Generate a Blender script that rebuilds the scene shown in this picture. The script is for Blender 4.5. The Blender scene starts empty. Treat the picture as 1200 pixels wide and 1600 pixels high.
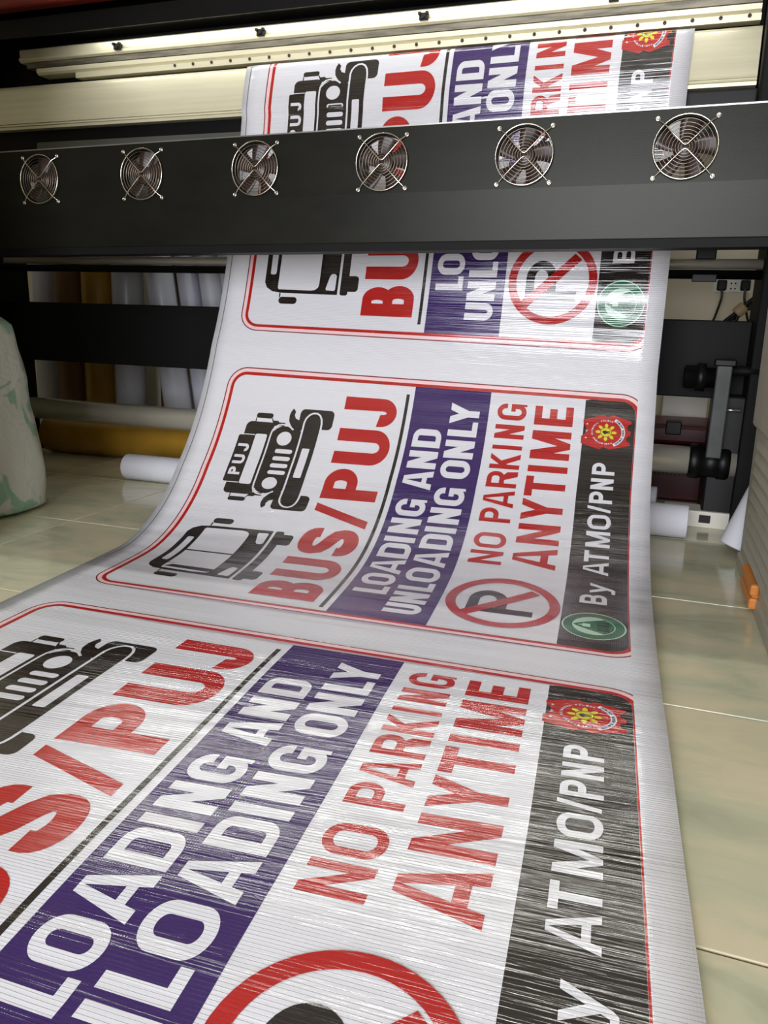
import bpy, bmesh, math, random
import numpy as np
from mathutils import Vector, Matrix, geometry
random.seed(4)
PI = math.pi
SC = bpy.context.scene
COL = SC.collection

# ------------------------------------------------------------------ camera
cd = bpy.data.cameras.new('camera')
cam = bpy.data.objects.new('camera', cd)
COL.objects.link(cam)
SC.camera = cam
YAW, PIT, ROL = 0.33909186, -0.24858549, -0.01514682
cam.location = (1.01884924, -1.67595222, 0.51917998)
R = Matrix.Rotation(YAW, 3, 'Z') @ Matrix.Rotation(PIT, 3, 'X') @ Matrix.Rotation(ROL, 3, 'Y')
cam.rotation_euler = (R @ Matrix.Rotation(PI / 2, 3, 'X')).to_euler()
cd.sensor_fit = 'VERTICAL'
cd.sensor_height = 36.0
cd.sensor_width = 27.0
cd.lens = 36.0 * 1227.40 / 1600.0
cd.clip_start = 0.02

# ------------------------------------------------------------------ world, lamps, exposure
w = bpy.data.worlds.new('world')
SC.world = w
w.use_nodes = True
w.node_tree.nodes['Background'].inputs[0].default_value = (0.8, 0.85, 0.9, 1)
w.node_tree.nodes['Background'].inputs[1].default_value = 0.05
SC.view_settings.view_transform = 'Standard'
SC.view_settings.look = 'None'
SC.view_settings.gamma = 1.0
SC.view_settings.use_curve_mapping = False
SC.view_settings.exposure = 0.1

def area(name, loc, sx, sy, power, color=(0.98, 1.0, 0.93), rotz=0.0):
    l = bpy.data.lights.new(name, 'AREA')
    l.shape = 'RECTANGLE'
    l.size = sx
    l.size_y = sy
    l.energy = power
    l.color = color
    o = bpy.data.objects.new(name, l)
    COL.objects.link(o)
    o.location = loc
    o.rotation_euler = (0, 0, rotz)
    return o

LAMPS = [(0.5, -2.3, 2.68, 1.25, 0.06, 2, 0.0), (-1.30, 0.85, 2.68, 1.25, 0.04, 8.8, 0.0), (0.0, 0.85, 2.68, 1.25, 0.04, 8.8, 0.0), (1.30, 0.85, 2.68, 1.25, 0.04, 8.8, 0.0)]
for (lx, ly, lz, sx, sy, pw, rz) in LAMPS:
    area('fluorescent_lamp', (lx, ly, lz), sx, sy, pw, rotz=rz)
# daylight through the shop door behind the camera
door = area('door_daylight', (0.65, -4.17, 1.08), 1.90, 1.95, 160, color=(0.93, 0.94, 1.0))
door.rotation_euler = (PI / 2, 0, 0)
# the printer's own work light under its head cover
led = area('work_light', (0.21, 0.350, 1.272), 1.76, 0.012, 1.3, color=(1, 0.99, 0.95))
led.rotation_euler = (0.30, 0.0115, 0)

# ------------------------------------------------------------------ materials
MATS = {}

def srgb(r, g, b):
    f = lambda c: (c / 255 / 12.92) if c / 255 <= 0.04045 else ((c / 255 + 0.055) / 1.055) ** 2.4
    return (f(r), f(g), f(b), 1)

def nd(nt, typ, **kw):
    n = nt.nodes.new(typ)
    for k, v in kw.items():
        setattr(n, k, v)
    return n

def mat(name, col, rough=0.5, metal=0.0, spec=0.5, noise=0.0, nscale=20.0, stretch=(1, 1, 1), bump=0.0, bscale=200.0, col2=None, coat=0.0, rvar=0.0):
    if name in MATS:
        return MATS[name]
    m = bpy.data.materials.new(name)
    m.use_nodes = True
    nt = m.node_tree
    b = nt.nodes['Principled BSDF']
    b.inputs['Roughness'].default_value = rough
    b.inputs['Metallic'].default_value = metal
    b.inputs['Specular IOR Level'].default_value = spec
    b.inputs['Coat Weight'].default_value = coat
    b.inputs['Base Color'].default_value = col
    tc = nd(nt, 'ShaderNodeTexCoord')
    mp = nd(nt, 'ShaderNodeMapping')
    mp.inputs['Scale'].default_value = stretch
    nt.links.new(tc.outputs['Object'], mp.inputs['Vector'])
    if noise or col2:
        n = nd(nt, 'ShaderNodeTexNoise')
        n.inputs['Scale'].default_value = nscale
        n.inputs['Detail'].default_value = 5
        n.inputs['Roughness'].default_value = 0.6
        nt.links.new(mp.outputs[0], n.inputs['Vector'])
        cr = nd(nt, 'ShaderNodeValToRGB')
        c2 = col2 or tuple(max(0, c * (1 - noise)) for c in col[:3]) + (1,)
        cr.color_ramp.elements[0].position = 0.35
        cr.color_ramp.elements[1].position = 0.65
        cr.color_ramp.elements[0].color = c2
        cr.color_ramp.elements[1].color = col
        nt.links.new(n.outputs['Fac'], cr.inputs['Fac'])
        nt.links.new(cr.outputs['Color'], b.inputs['Base Color'])
        if rvar:
            mr = nd(nt, 'ShaderNodeMapRange')
            mr.inputs['To Min'].default_value = rough - rvar
            mr.inputs['To Max'].default_value = rough + rvar
            nt.links.new(n.outputs['Fac'], mr.inputs['Value'])
            nt.links.new(mr.outputs[0], b.inputs['Roughness'])
    if bump:
        n2 = nd(nt, 'ShaderNodeTexNoise')
        n2.inputs['Scale'].default_value = bscale
        nt.links.new(mp.outputs[0], n2.inputs['Vector'])
        bp = nd(nt, 'ShaderNodeBump')
        bp.inputs['Strength'].default_value = bump
        bp.inputs['Distance'].default_value = 0.002
        nt.links.new(n2.outputs['Fac'], bp.inputs['Height'])
        nt.links.new(bp.outputs[0], b.inputs['Normal'])
    MATS[name] = m
    return m

# how strongly the scrim ribs stand out along the web: pulled flat round the bend and at the loose end
RIB_RELIEF = [(-1.0, 1.0), (-.12, 1.0), (.02, .25), (.75, .25), (1.0, 1.0), (1.9, 1.0)]
RIDGE = 0.0042      # weave pitch of the tarpaulin, metres

def vinyl(name, col, rough=0.085):
    """glossy printed tarpaulin: cross ribs of the scrim plus slow ripples, read from the print UVs (u, s in metres)"""
    m = bpy.data.materials.new(name)
    m.use_nodes = True
    nt = m.node_tree
    L = nt.links.new
    b = nt.nodes['Principled BSDF']
    b.inputs['Base Color'].default_value = col
    b.inputs['Roughness'].default_value = rough
    b.inputs['Specular IOR Level'].default_value = 1.0
    b.inputs['Coat Weight'].default_value = 0.7
    b.inputs['Coat Roughness'].default_value = 0.07
    uv = nd(nt, 'ShaderNodeUVMap', uv_map='print')
    sep = nd(nt, 'ShaderNodeSeparateXYZ')
    L(uv.outputs[0], sep.inputs[0])
    def M(op, a, bb=None):
        n = nd(nt, 'ShaderNodeMath', operation=op)
        for i, x in enumerate((a, bb)):
            if x is None:
                continue
            if isinstance(x, (int, float)):
                n.inputs[i].default_value = x
            else:
                L(x, n.inputs[i])
        return n.outputs[0]
    def noise(su, sv, detail=2.0):
        mp = nd(nt, 'ShaderNodeMapping')
        mp.inputs['Scale'].default_value = (su, sv, 1)
        L(uv.outputs[0], mp.inputs['Vector'])
        n = nd(nt, 'ShaderNodeTexNoise', noise_dimensions='2D')
        n.inputs['Scale'].default_value = 1.0
        n.inputs['Detail'].default_value = detail
        L(mp.outputs[0], n.inputs['Vector'])
        return n.outputs['Fac']
    # each rib: a short steep rise and a long gentle fall down the web
    fr = M('FRACT', M('ADD', M('DIVIDE', sep.outputs['Y'], RIDGE), M('MULTIPLY', noise(6.0, 10.0), 0.6)))
    rib = M('MINIMUM', M('DIVIDE', fr, 0.07), M('DIVIDE', M('SUBTRACT', 1.0, fr), 0.93))
    mr = nd(nt, 'ShaderNodeMapRange')
    mr.inputs['From Min'].default_value = -1.0
    mr.inputs['From Max'].default_value = 2.0
    L(sep.outputs['Y'], mr.inputs['Value'])
    ramp = nd(nt, 'ShaderNodeValToRGB')
    el = ramp.color_ramp.elements
    for i_, (a_, b_) in enumerate(RIB_RELIEF):
        x_ = el[0] if i_ == 0 else el[1] if i_ == 1 else el.new((a_ + 1) / 3)
        x_.position = (a_ + 1) / 3
        x_.color = (b_ / 2, b_ / 2, b_ / 2, 1)
    L(mr.outputs[0], ramp.inputs['Fac'])
    amp = M('MULTIPLY', M('ADD', M('MULTIPLY', noise(1.6, 9.0), 1.0), 0.5), M('ADD', M('MULTIPLY', noise(1.2, 240.0), 0.7), 0.65))
    amp = M('MULTIPLY', M('MULTIPLY', amp, 2.0), ramp.outputs['Color'])
    warp = M('SINE', M('MULTIPLY', sep.outputs['X'], 2 * PI / 0.0028))
    h1 = M('MULTIPLY', M('MULTIPLY', rib, amp), RIDGE * 0.93 * 0.16)
    h2 = M('MULTIPLY', noise(2.2, 320.0, 3.0), 0.00042)
    h3 = M('MULTIPLY', noise(1.2, 17.0, 1.0), 0.0036)
    h4 = M('MULTIPLY', warp, 0.000020)
    hh = M('ADD', M('ADD', h1, h2), M('ADD', h3, h4))
    bp = nd(nt, 'ShaderNodeBump')
    bp.inputs['Strength'].default_value = 1.0
    bp.inputs['Distance'].default_value = 1.0
    L(hh, bp.inputs['Height'])
    L(bp.outputs[0], b.inputs['Normal'])
    L(bp.outputs[0], b.inputs['Coat Normal'])
    MATS[name] = m
    return m

V_WHITE = vinyl('banner_white_vinyl', srgb(222, 222, 228))
V_RED = vinyl('print_red', srgb(178, 20, 18))
V_LINE = vinyl('print_dark_red', srgb(122, 30, 40))
V_PINK = vinyl('print_pale_pink', srgb(243, 205, 208))
V_PURPLE = vinyl('print_purple', srgb(52, 23, 94))
V_BLACK = vinyl('print_black', srgb(31, 24, 22))
V_GREY = vinyl('print_grey', srgb(120, 120, 124))
V_YELLOW = vinyl('print_yellow', srgb(222, 205, 50))
V_GREEN = vinyl('print_green', srgb(16, 96, 62))
V_DGREEN = vinyl('print_dark_green', srgb(8, 48, 34))
V_MINT = vinyl('print_mint', srgb(176, 214, 190))
V_NAVY = vinyl('print_navy', srgb(40, 36, 80))

# ------------------------------------------------------------------ mesh helpers
class MB:
    def __init__(s):
        s.v, s.f, s.m, s.sm = [], [], [], []

    def add(s, vs, fs, mi=0, smooth=False):
        o = len(s.v)
        s.v += [tuple(v) for v in vs]
        for f in fs:
            s.f.append([i + o for i in f])
            s.m.append(mi)
            s.sm.append(smooth)
        return s

    def box(s, x0, y0, z0, x1, y1, z1, mi=0, bev=0.0, M=None):
        if bev > 0:
            bm = bmesh.new()
            bmesh.ops.create_cube(bm, size=1)
            for v in bm.verts:
                v.co = Vector(((x0 + x1) / 2 + v.co.x * (x1 - x0), (y0 + y1) / 2 + v.co.y * (y1 - y0), (z0 + z1) / 2 + v.co.z * (z1 - z0)))
            bmesh.ops.bevel(bm, geom=bm.edges[:], offset=bev, segments=2, affect='EDGES', profile=0.5)
            bm.verts.index_update()
            vs = [v.co.copy() for v in bm.verts]
            fs = [[v.index for v in f.verts] for f in bm.faces]
            bm.free()
        else:
            vs = [Vector(p) for p in ((x0, y0, z0), (x1, y0, z0), (x1, y1, z0), (x0, y1, z0), (x0, y0, z1), (x1, y0, z1), (x1, y1, z1), (x0, y1, z1))]
            fs = [(0, 3, 2, 1), (4, 5, 6, 7), (0, 1, 5, 4), (1, 2, 6, 5), (2, 3, 7, 6), (3, 0, 4, 7)]
        if M is not None:
            vs = [M @ v for v in vs]
        return s.add(vs, fs, mi)

    def lathe(s, p0, axis, prof, n=32, mi=0, smooth=True, cap=True):
        """prof: list of (distance along axis, radius)"""
        a = Vector(axis).normalized()
        t = Vector((0, 0, 1)) if abs(a.z) < 0.9 else Vector((1, 0, 0))
        e1 = a.cross(t).normalized()
        e2 = a.cross(e1)
        p0 = Vector(p0)
        vs, fs = [], []
        for d, r in prof:
            for k in range(n):
                g = 2 * PI * k / n
                vs.append(p0 + a * d + (e1 * math.cos(g) + e2 * math.sin(g)) * r)
        for i in range(len(prof) - 1):
            for k in range(n):
                k2 = (k + 1) % n
                fs.append((i * n + k, i * n + k2, (i + 1) * n + k2, (i + 1) * n + k))
        s.add(vs, fs, mi, smooth)
        if cap:
            o = len(s.v) - len(vs)
            if prof[0][1] > 1e-6:
                s.f.append([o + k for k in range(n)][::-1]); s.m.append(mi); s.sm.append(False)
            if prof[-1][1] > 1e-6:
                s.f.append([o + (len(prof) - 1) * n + k for k in range(n)]); s.m.append(mi); s.sm.append(False)
        return s

    def tube(s, pts, r, n=8, mi=0, closed=False):
        pts = [Vector(p) for p in pts]
        N = len(pts)
        vs, fs = [], []
        up = None
        for i, p in enumerate(pts):
            a = pts[(i - 1) % N] if (closed or i > 0) else p
            b = pts[(i + 1) % N] if (closed or i < N - 1) else p
            d = (b - a).normalized()
            if up is None:
                up = Vector((0, 1, 0)) if abs(d.y) < 0.8 else Vector((0, 0, 1))
            e1 = d.cross(up).normalized()
            e2 = d.cross(e1).normalized()
            up = -e2 if False else up
            for k in range(n):
                g = 2 * PI * k / n
                vs.append(p + (e1 * math.cos(g) + e2 * math.sin(g)) * r)
        for i in range(N if closed else N - 1):
            j = (i + 1) % N
            for k in range(n):
                k2 = (k + 1) % n
                fs.append((i * n + k, i * n + k2, j * n + k2, j * n + k))
        if not closed:
            fs.append(tuple(range(n))[::-1])
            fs.append(tuple((N - 1) * n + k for k in range(n)))
        return s.add(vs, fs, mi, True)

    def extrude_x(s, prof, x0, x1, mi=0, smooth=False, closed=True):
        """prof: polygon of (y, z) extruded along x"""
        n = len(prof)
        vs = [(x0, y, z) for y, z in prof] + [(x1, y, z) for y, z in prof]
        fs = [(i, (i + 1) % n, n + (i + 1) % n, n + i) for i in range(n if closed else n - 1)]
        s.add(vs, fs, mi, smooth)
        if closed:
            o = len(s.v) - 2 * n
            for t in (0, n):
                s.f.append([o + t + i for i in range(n)]); s.m.append(mi); s.sm.append(False)
        return s

    def build(s, name, mats, parent=None, loc=None, fix=True):
        me = bpy.data.meshes.new(name)
        me.from_pydata(s.v, [], s.f)
        for mm in (mats if isinstance(mats, (list, tuple)) else [mats]):
            me.materials.append(mm)
        for p, mi, sm in zip(me.polygons, s.m, s.sm):
            p.material_index = mi
            p.use_smooth = sm
        if fix:
            bm = bmesh.new()
            bm.from_mesh(me)
            bmesh.ops.recalc_face_normals(bm, faces=bm.faces[:])
            bm.to_mesh(me)
            bm.free()
        o = bpy.data.objects.new(name, me)
        COL.objects.link(o)
        if parent:
            o.parent = parent
        if loc:
            o.location = loc
        return o

def tag(o, label=None, cat=None, group=None, kind=None):
    if label: o['label'] = label
    if cat: o['category'] = cat
    if group: o['group'] = group
    if kind: o['kind'] = kind
    return o

def empty(name, loc, label=None, cat=None, group=None, rz=0.0):
    o = bpy.data.objects.new(name, None)
    o.empty_display_size = 0.05
    COL.objects.link(o)
    o.location = loc
    o.rotation_euler = (0, 0, rz)
    return tag(o, label, cat, group)

def link_copy(src, parent):
    c = src.copy()
    COL.objects.link(c)
    c.parent = parent
    return c

# ------------------------------------------------------------------ common materials
M_WALL = mat('wall_paint', srgb(214, 206, 184), 0.8, noise=0.06, nscale=3)
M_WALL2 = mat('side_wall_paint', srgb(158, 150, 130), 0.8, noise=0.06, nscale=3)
M_CEIL = mat('ceiling_paint', srgb(176, 174, 166), 0.9, noise=0.03, nscale=3)
M_GROUT = mat('grout', srgb(120, 108, 76), 0.8, noise=0.3, nscale=30)
M_DARK = mat('black_paint', srgb(9, 10, 10), 0.6, spec=.18, noise=0.25, nscale=14)
M_BLACK = mat('black_plastic', srgb(9, 9, 10), 0.42, spec=.22, noise=0.2, nscale=30)
M_PANEL = mat('grey_coated_panel', srgb(32, 32, 27), 0.36, metal=0.5, spec=.3, noise=0.25, nscale=5, stretch=(1, 1, 2.5), bump=0.06, bscale=400, rvar=0.05)
M_ALU = mat('anodised_aluminium', srgb(226, 220, 190), 0.38, metal=0.35, noise=0.10, nscale=9, stretch=(0.3, 4, 10))
M_ALUD = mat('stained_aluminium', srgb(128, 122, 106), 0.5, metal=0.3, noise=0.6, nscale=8, stretch=(1.2, 4, 10))
M_STEEL = mat('brushed_steel', srgb(176, 176, 170), 0.3, metal=0.9, noise=0.15, nscale=30)
M_CHROME = mat('chrome', srgb(226, 220, 204), 0.26, metal=0.6, noise=0.08, nscale=12)
M_WIRE = mat('plated_wire', srgb(226, 220, 205), 0.18, metal=1.0)
M_RING = mat('dull_wire', srgb(150, 140, 126), 0.3, metal=1.0)
M_APRON = mat('grey_apron', srgb(92, 94, 88), 0.5, metal=0.4, noise=0.15, nscale=6)
M_BLADE = mat('brown_plastic', srgb(52, 38, 34), 0.35)
M_RED = mat('red_paint', srgb(134, 44, 34), 0.45, noise=0.2, nscale=8)
M_DRED = mat('dark_red_plastic', srgb(62, 12, 16), 0.4, spec=.3, noise=0.25, nscale=10)
M_WPLAST = mat('white_plastic', srgb(222, 220, 208), 0.4)
M_PAPER = mat('white_paper', srgb(222, 223, 232), 0.55, noise=0.04, nscale=8)
M_GOLD = mat('gold_vinyl', srgb(176, 134, 44), 0.3, noise=0.2, nscale=6, stretch=(1, 1, .3))
M_BROWN = mat('brown_kraft', srgb(116, 82, 44), 0.42, noise=0.25, nscale=6, stretch=(1, 1, .3))
M_SILVER = mat('silver_vinyl', srgb(186, 188, 196), 0.3, noise=0.12, nscale=4, stretch=(1, 1, .3))
M_LILAC = mat('pale_vinyl', srgb(206, 208, 222), 0.4, noise=0.06, nscale=5)
M_CORE = mat('cardboard_core', srgb(134, 112, 84), 0.8, noise=0.2, nscale=60)
M_BEIGE = mat('beige_metal', srgb(172, 167, 150), 0.45, noise=0.12, nscale=7)
M_ORANGE = mat('orange_plastic', srgb(206, 128, 56), 0.45, noise=0.1, nscale=60)
M_TUBE = mat('lamp_housing', srgb(235, 235, 232), 0.5)

def tile_mat():
    m = bpy.data.materials.new('glazed_tile')
    m.use_nodes = True
    nt = m.node_tree
    L = nt.links.new
    b = nt.nodes['Principled BSDF']
    b.inputs['Roughness'].default_value = 0.12
    b.inputs['Specular IOR Level'].default_value = 0.45
    g = nd(nt, 'ShaderNodeNewGeometry')
    oi = nd(nt, 'ShaderNodeObjectInfo')
    mp = nd(nt, 'ShaderNodeMapping')
    mp.inputs['Rotation'].default_value = (0, 0, 0.5)
    mp.inputs['Scale'].default_value = (1.0, 2.3, 1)
    add = nd(nt, 'ShaderNodeVectorMath', operation='ADD')
    sc = nd(nt, 'ShaderNodeVectorMath', operation='SCALE')
    L(oi.outputs['Random'], sc.inputs['Scale'])
    sc.inputs[0].default_value = (37, 23, 11)
    L(g.outputs['Position'], add.inputs[0])
    L(sc.outputs[0], add.inputs[1])
    L(add.outputs[0], mp.inputs['Vector'])
    n = nd(nt, 'ShaderNodeTexNoise')
    n.inputs['Scale'].default_value = 4.6
    n.inputs['Detail'].default_value = 8
    n.inputs['Roughness'].default_value = 0.58
    n.inputs['Distortion'].default_value = 0.5
    L(mp.outputs[0], n.inputs['Vector'])
    cr = nd(nt, 'ShaderNodeValToRGB')
    e = cr.color_ramp.elements
    e[0].position, e[0].color = 0.30, srgb(172, 171, 146)
    e[1].position, e[1].color = 0.72, srgb(218, 208, 178)
    x = e.new(0.45); x.color = srgb(194, 194, 166)
    x = e.new(0.58); x.color = srgb(212, 202, 172)
    L(n.outputs['Fac'], cr.inputs['Fac'])
    L(cr.outputs['Color'], b.inputs['Base Color'])
    n2 = nd(nt, 'ShaderNodeTexNoise')
    n2.inputs['Scale'].default_value = 14
    L(g.outputs['Position'], n2.inputs['Vector'])
    bp = nd(nt, 'ShaderNodeBump')
    bp.inputs['Strength'].default_value = 0.12
    bp.inputs['Distance'].default_value = 0.004
    L(n2.outputs['Fac'], bp.inputs['Height'])
    L(bp.outputs[0], b.inputs['Normal'])
    return m
M_TILE = tile_mat()

# ------------------------------------------------------------------ the room
XL, XR, YF, YB, ZC = -2.7, 2.7, -4.2, 1.12, 2.75
T = 0.1
fl = MB().box(XL - T, YF - T, -0.12, XR + T, YB + T, -0.0035).build('floor', M_GROUT)
tag(fl, kind='structure')
tag(MB().box(XL - T, YB, 0, XR + T, YB + T, ZC).build('wall_back', M_WALL), kind='structure')
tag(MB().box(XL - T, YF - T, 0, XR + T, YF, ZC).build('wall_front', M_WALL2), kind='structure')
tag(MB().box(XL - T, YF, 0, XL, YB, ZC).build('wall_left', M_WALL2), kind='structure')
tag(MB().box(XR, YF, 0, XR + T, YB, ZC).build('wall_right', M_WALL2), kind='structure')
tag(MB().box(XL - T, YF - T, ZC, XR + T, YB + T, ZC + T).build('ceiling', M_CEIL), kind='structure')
tag(MB().box(XL, -.50, 0, -.385, -.42, 1.5).build('wall_shadow_blocker', M_WALL2), kind='structure')  # unseen wall stub, added to shade the sack and the floor at left
# floor tiles, each a piece of the floor
GT, GY, GX, GA = 0.44730, 0.30240, -0.34682, -0.01842
tm = MB()
h = GT / 2 - 0.0016
tm.box(-h, -h, -0.0035, h, h, 0.0, bev=0.0012)
tile0 = None
ca, sa = math.cos(GA), math.sin(GA)
for i in range(-4, 7):
    for j in range(-4, 3):
        px, py = (i + 0.5) * GT, (j + 0.5) * GT
        X, Y = GX + px * ca - py * sa, GY + GA * GX + px * sa + py * ca
        if not (XL + 0.35 < X < XR - 0.35 and -1.9 < Y < YB - 0.2):
            continue
        if tile0 is None:
            t = tile0 = tm.build('tile', M_TILE, fl)
        else:
            t = link_copy(tile0, fl)
        t.location = (X, Y, 0)
        t.rotation_euler = (0, 0, GA)

# ------------------------------------------------------------------ the banner surface
TH = [1.0461, 1.1374, 1.2571, 1.4213, 1.3485, 1.2826, 1.2852, 1.2463, 1.1088, 0.9814, 0.8017, 0.5769, 0.3588, 0.1104, 0.0409, 0.035, -0.0249, 0.0228, 0.0346, -0.0276, 0.0021, 0.0698, -0.0055, -0.0264, -0.0139, 0.0001, 0.0047, 0.0029, -0.0005, -0.004]
KN = np.linspace(-1.05, 2.6, 30)
KA = np.linspace(-1.05, 1.6, 9)
SX = [-0.0615, -0.07, -0.0699, -0.0714, -0.0594, -0.0369, -0.0147, 0.0077, 0.0318]
SA = [-0.0039, -0.011, 0.0039, 0.0128, 0.0215, -0.034, -0.0202, 0.0938, 0.0181]
SB = [0.0424, -0.0091, 0.0063, -0.0351, 0.0056, 0.025, 0.0242, 0.0011, 0.01]
PV, PITCH, PY0, PZ0 = 0.67140, 0.92058, 0.16779, 0.35935
S_FOLD, R_FOLD = -0.814, 0.024
TILT = 0.0115                      # the printer stands a little lower at its right end
ds = 0.0025
SS = np.arange(-1.02, 2.2, ds)
th = np.interp(SS, KN, TH)
k = 5
ker = np.hanning(61); ker /= ker.sum()
thp = np.r_[np.full(30, th[0]), th, np.full(30, th[-1])]
th = np.convolve(thp, ker, 'valid')
tf = np.interp(S_FOLD, SS, th)
fold = SS < S_FOLD
th[fold] = np.maximum(0.0, tf - (S_FOLD - SS[fold]) / R_FOLD)
thm = (th[1:] + th[:-1]) / 2
PY = np.r_[0, np.cumsum(-np.cos(thm) * ds)]
PZ = np.r_[0, np.cumsum(-np.sin(thm) * ds)]
PY += PY0 - np.interp(0, SS, PY)
PZ += PZ0 - np.interp(0, SS, PZ)

def surf(u, s):
    """point of the hanging banner: u across the web, s along it (0 at the far edge of the middle sign)"""
    du = u - PV
    B = np.interp(s, KA, SB)
    wgt = min(1.0, max(0.0, (-0.15 - s) / 0.35))
    x = u + np.interp(s, KA, SX)
    se = s - du * (B + TILT) * wgt
    y = np.interp(se, SS, PY) + du * np.interp(s, KA, SA) * (1 if s > -0.7 else 0.3)
    z = np.interp(se, SS, PZ) + du * B * (1 - wgt) - TILT * (x - 0.545) * wgt
    zm = 0.0035
    d = z - zm
    z = zm + 0.5 * (d + math.sqrt(d * d + 0.000016))
    return Vector((x, y, z))

def nrm(u, s):
    e = 0.004
    a = surf(u + e, s) - surf(u - e, s)
    b = surf(u, s + e) - surf(u, s - e)
    n = b.cross(a).normalized()
    return n

# old survey coordinates of the artwork -> final ones
AU0 = [-.2, .0130, .3418, .5170, .7018, .9186, 1.0310, 1.0696, 1.3]
AU1 = [-.2006, .0106, .3445, .5183, .7036, .9201, 1.0321, 1.0703, 1.2987]
def lu(u): return float(np.interp(u, AU0, AU1))
def lv(v): return v * 0.9954

S_TOP, S_END = -0.95, 1.97
SCUTS = sorted(set([round(S_TOP + 0.02 * i, 4) for i in range(int((S_END - S_TOP) / 0.02) + 2)] + [round(-0.9 + 0.006 * i, 4) for i in range(20)]))
SCUTS = [s for s in SCUTS if s <= S_END]

def surf_mesh(name, uvs, tris, mats, mids, layer, parent):
    off = 0.00028 * layer
    co, no = [], []
    for (u, s) in uvs:
        n = nrm(u, s)
        no.append(n)
        co.append(surf(u, s) + n * off)
    me = bpy.data.meshes.new(name)
    me.from_pydata(co, [], tris)
    for m in mats:
        me.materials.append(m)
    ul = me.uv_layers.new(name='print')
    for p in me.polygons:
        p.use_smooth = True
        p.material_index = mids[p.index]
        for li in p.loop_indices:
            ul.data[li].uv = uvs[me.loops[li].vertex_index]
    me.normals_split_custom_set_from_vertices(no)
    o = bpy.data.objects.new(name, me)
    COL.objects.link(o)
    if parent:
        o.parent = parent
    return o

def orient(uvs, tris):
    out = []
    for t in tris:
        A = 0
        for i in range(len(t)):
            p, q = uvs[t[i]], uvs[t[(i + 1) % len(t)]]
            A += p[0] * q[1] - q[0] * p[1]
        out.append(tuple(t) if A < 0 else tuple(reversed(t)))
    return out

def cdt(polys, base, smin=-0.9, smax=S_END):
    """union of simple polygons given in sign coordinates (u, v), cut along the web"""
    vs, fs = [], []
    ulo, uhi, lo, hi = 9, -9, 9, -9
    simple = []
    for P in polys:
        n_ = len(P)
        tr = [(P[i][0] - P[i - 1][0]) * (P[(i + 1) % n_][1] - P[i][1]) - (P[i][1] - P[i - 1][1]) * (P[(i + 1) % n_][0] - P[i][0]) for i in range(n_)]
        if n_ == 4 and min(tr) < 0 < max(tr):
            simple += [[P[0], P[1], P[2]], [P[0], P[2], P[3]]]
        else:
            simple.append(P)
    for P in simple:
        o = len(vs)
        Q = [p for i, p in enumerate(P) if abs(p[0] - P[i - 1][0]) + abs(p[1] - P[i - 1][1]) > 1e-7]
        A = sum(Q[i - 1][0] * Q[i][1] - Q[i][0] * Q[i - 1][1] for i in range(len(Q)))
        if len(Q) < 3 or abs(A) < 1e-10:
            continue
        P = Q if A > 0 else Q[::-1]
        for (u, v) in P:
            U, Sx = lu(u), base + lv(v)
            vs.append(Vector((U, Sx)))
            ulo, uhi, lo, hi = min(ulo, U), max(uhi, U), min(lo, Sx), max(hi, Sx)
        fs.append(list(range(o, o + len(P))))
    es = []
    for s in SCUTS + [smin]:
        if lo < s < hi:
            o = len(vs)
            vs += [Vector((ulo - 0.003, s)), Vector((uhi + 0.003, s))]
            es.append((o, o + 1))
    r = geometry.delaunay_2d_cdt(vs, es, fs, 0, 1e-6)
    V2, F2, OF = r[0], r[2], r[5]
    tris = []
    for f, of in zip(F2, OF):
        if not of:
            continue
        c = sum((V2[i].y for i in f)) / len(f)
        if c < smin or c > smax:
            continue
        tris.append(f)
    used = sorted(set(i for f in tris for i in f))
    mp = {a: i for i, a in enumerate(used)}
    uvs = [(V2[i].x, V2[i].y) for i in used]
    tris = [[mp[i] for i in f] for f in tris]
    return uvs, orient(uvs, tris)

def layers(name, groups, base, layer, parent):
    """groups: list of (polys, material); each group becomes its own union, all in one mesh"""
    U, Tt, mids, mats = [], [], [], []
    for polys, m in groups:
        if not polys:
            continue
        uvs, tris = cdt(polys, base)
        if not tris:
            continue
        if m not in mats:
            mats.append(m)
        o = len(U)
        U += uvs
        Tt += [tuple(i + o for i in t) for t in tris]
        mids += [mats.index(m)] * len(tris)
    if not Tt:
        return None
    return surf_mesh(name, U, Tt, mats, mids, layer, parent)

# ------------------------------------------------------------------ lettering: heavy condensed grotesque, drawn as unions of strokes
def rect(x0, y0, x1, y1): return [(x0, y0), (x1, y0), (x1, y1), (x0, y1)]
def arc(cx, cy, rx, ry, a0, a1, n=8):
    return [(cx + rx * math.cos(math.radians(a0 + (a1 - a0) * i / n)), cy + ry * math.sin(math.radians(a0 + (a1 - a0) * i / n))) for i in range(n + 1)]
def band(A, B, closed=False):
    n = len(A)
    return [[A[i], A[(i + 1) % n], B[(i + 1) % n], B[i]] for i in range(n if closed else n - 1)]
def rr(x0, y0, x1, y1, rx, ry, n=7):
    return arc(x1 - rx, y1 - ry, rx, ry, 0, 90, n) + arc(x0 + rx, y1 - ry, rx, ry, 90, 180, n) + arc(x0 + rx, y0 + ry, rx, ry, 180, 270, n) + arc(x1 - rx, y0 + ry, rx, ry, 270, 360, n)
def stroke(P, wd):
    A, B = [], []
    for i, p in enumerate(P):
        a, b = P[max(i - 1, 0)], P[min(i + 1, len(P) - 1)]
        dx, dy = b[0] - a[0], b[1] - a[1]
        l = math.hypot(dx, dy) or 1
        nx, ny = -dy / l * wd / 2, dx / l * wd / 2
        A.append((p[0] + nx, p[1] + ny)); B.append((p[0] - nx, p[1] - ny))
    return band(A, B)
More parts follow.
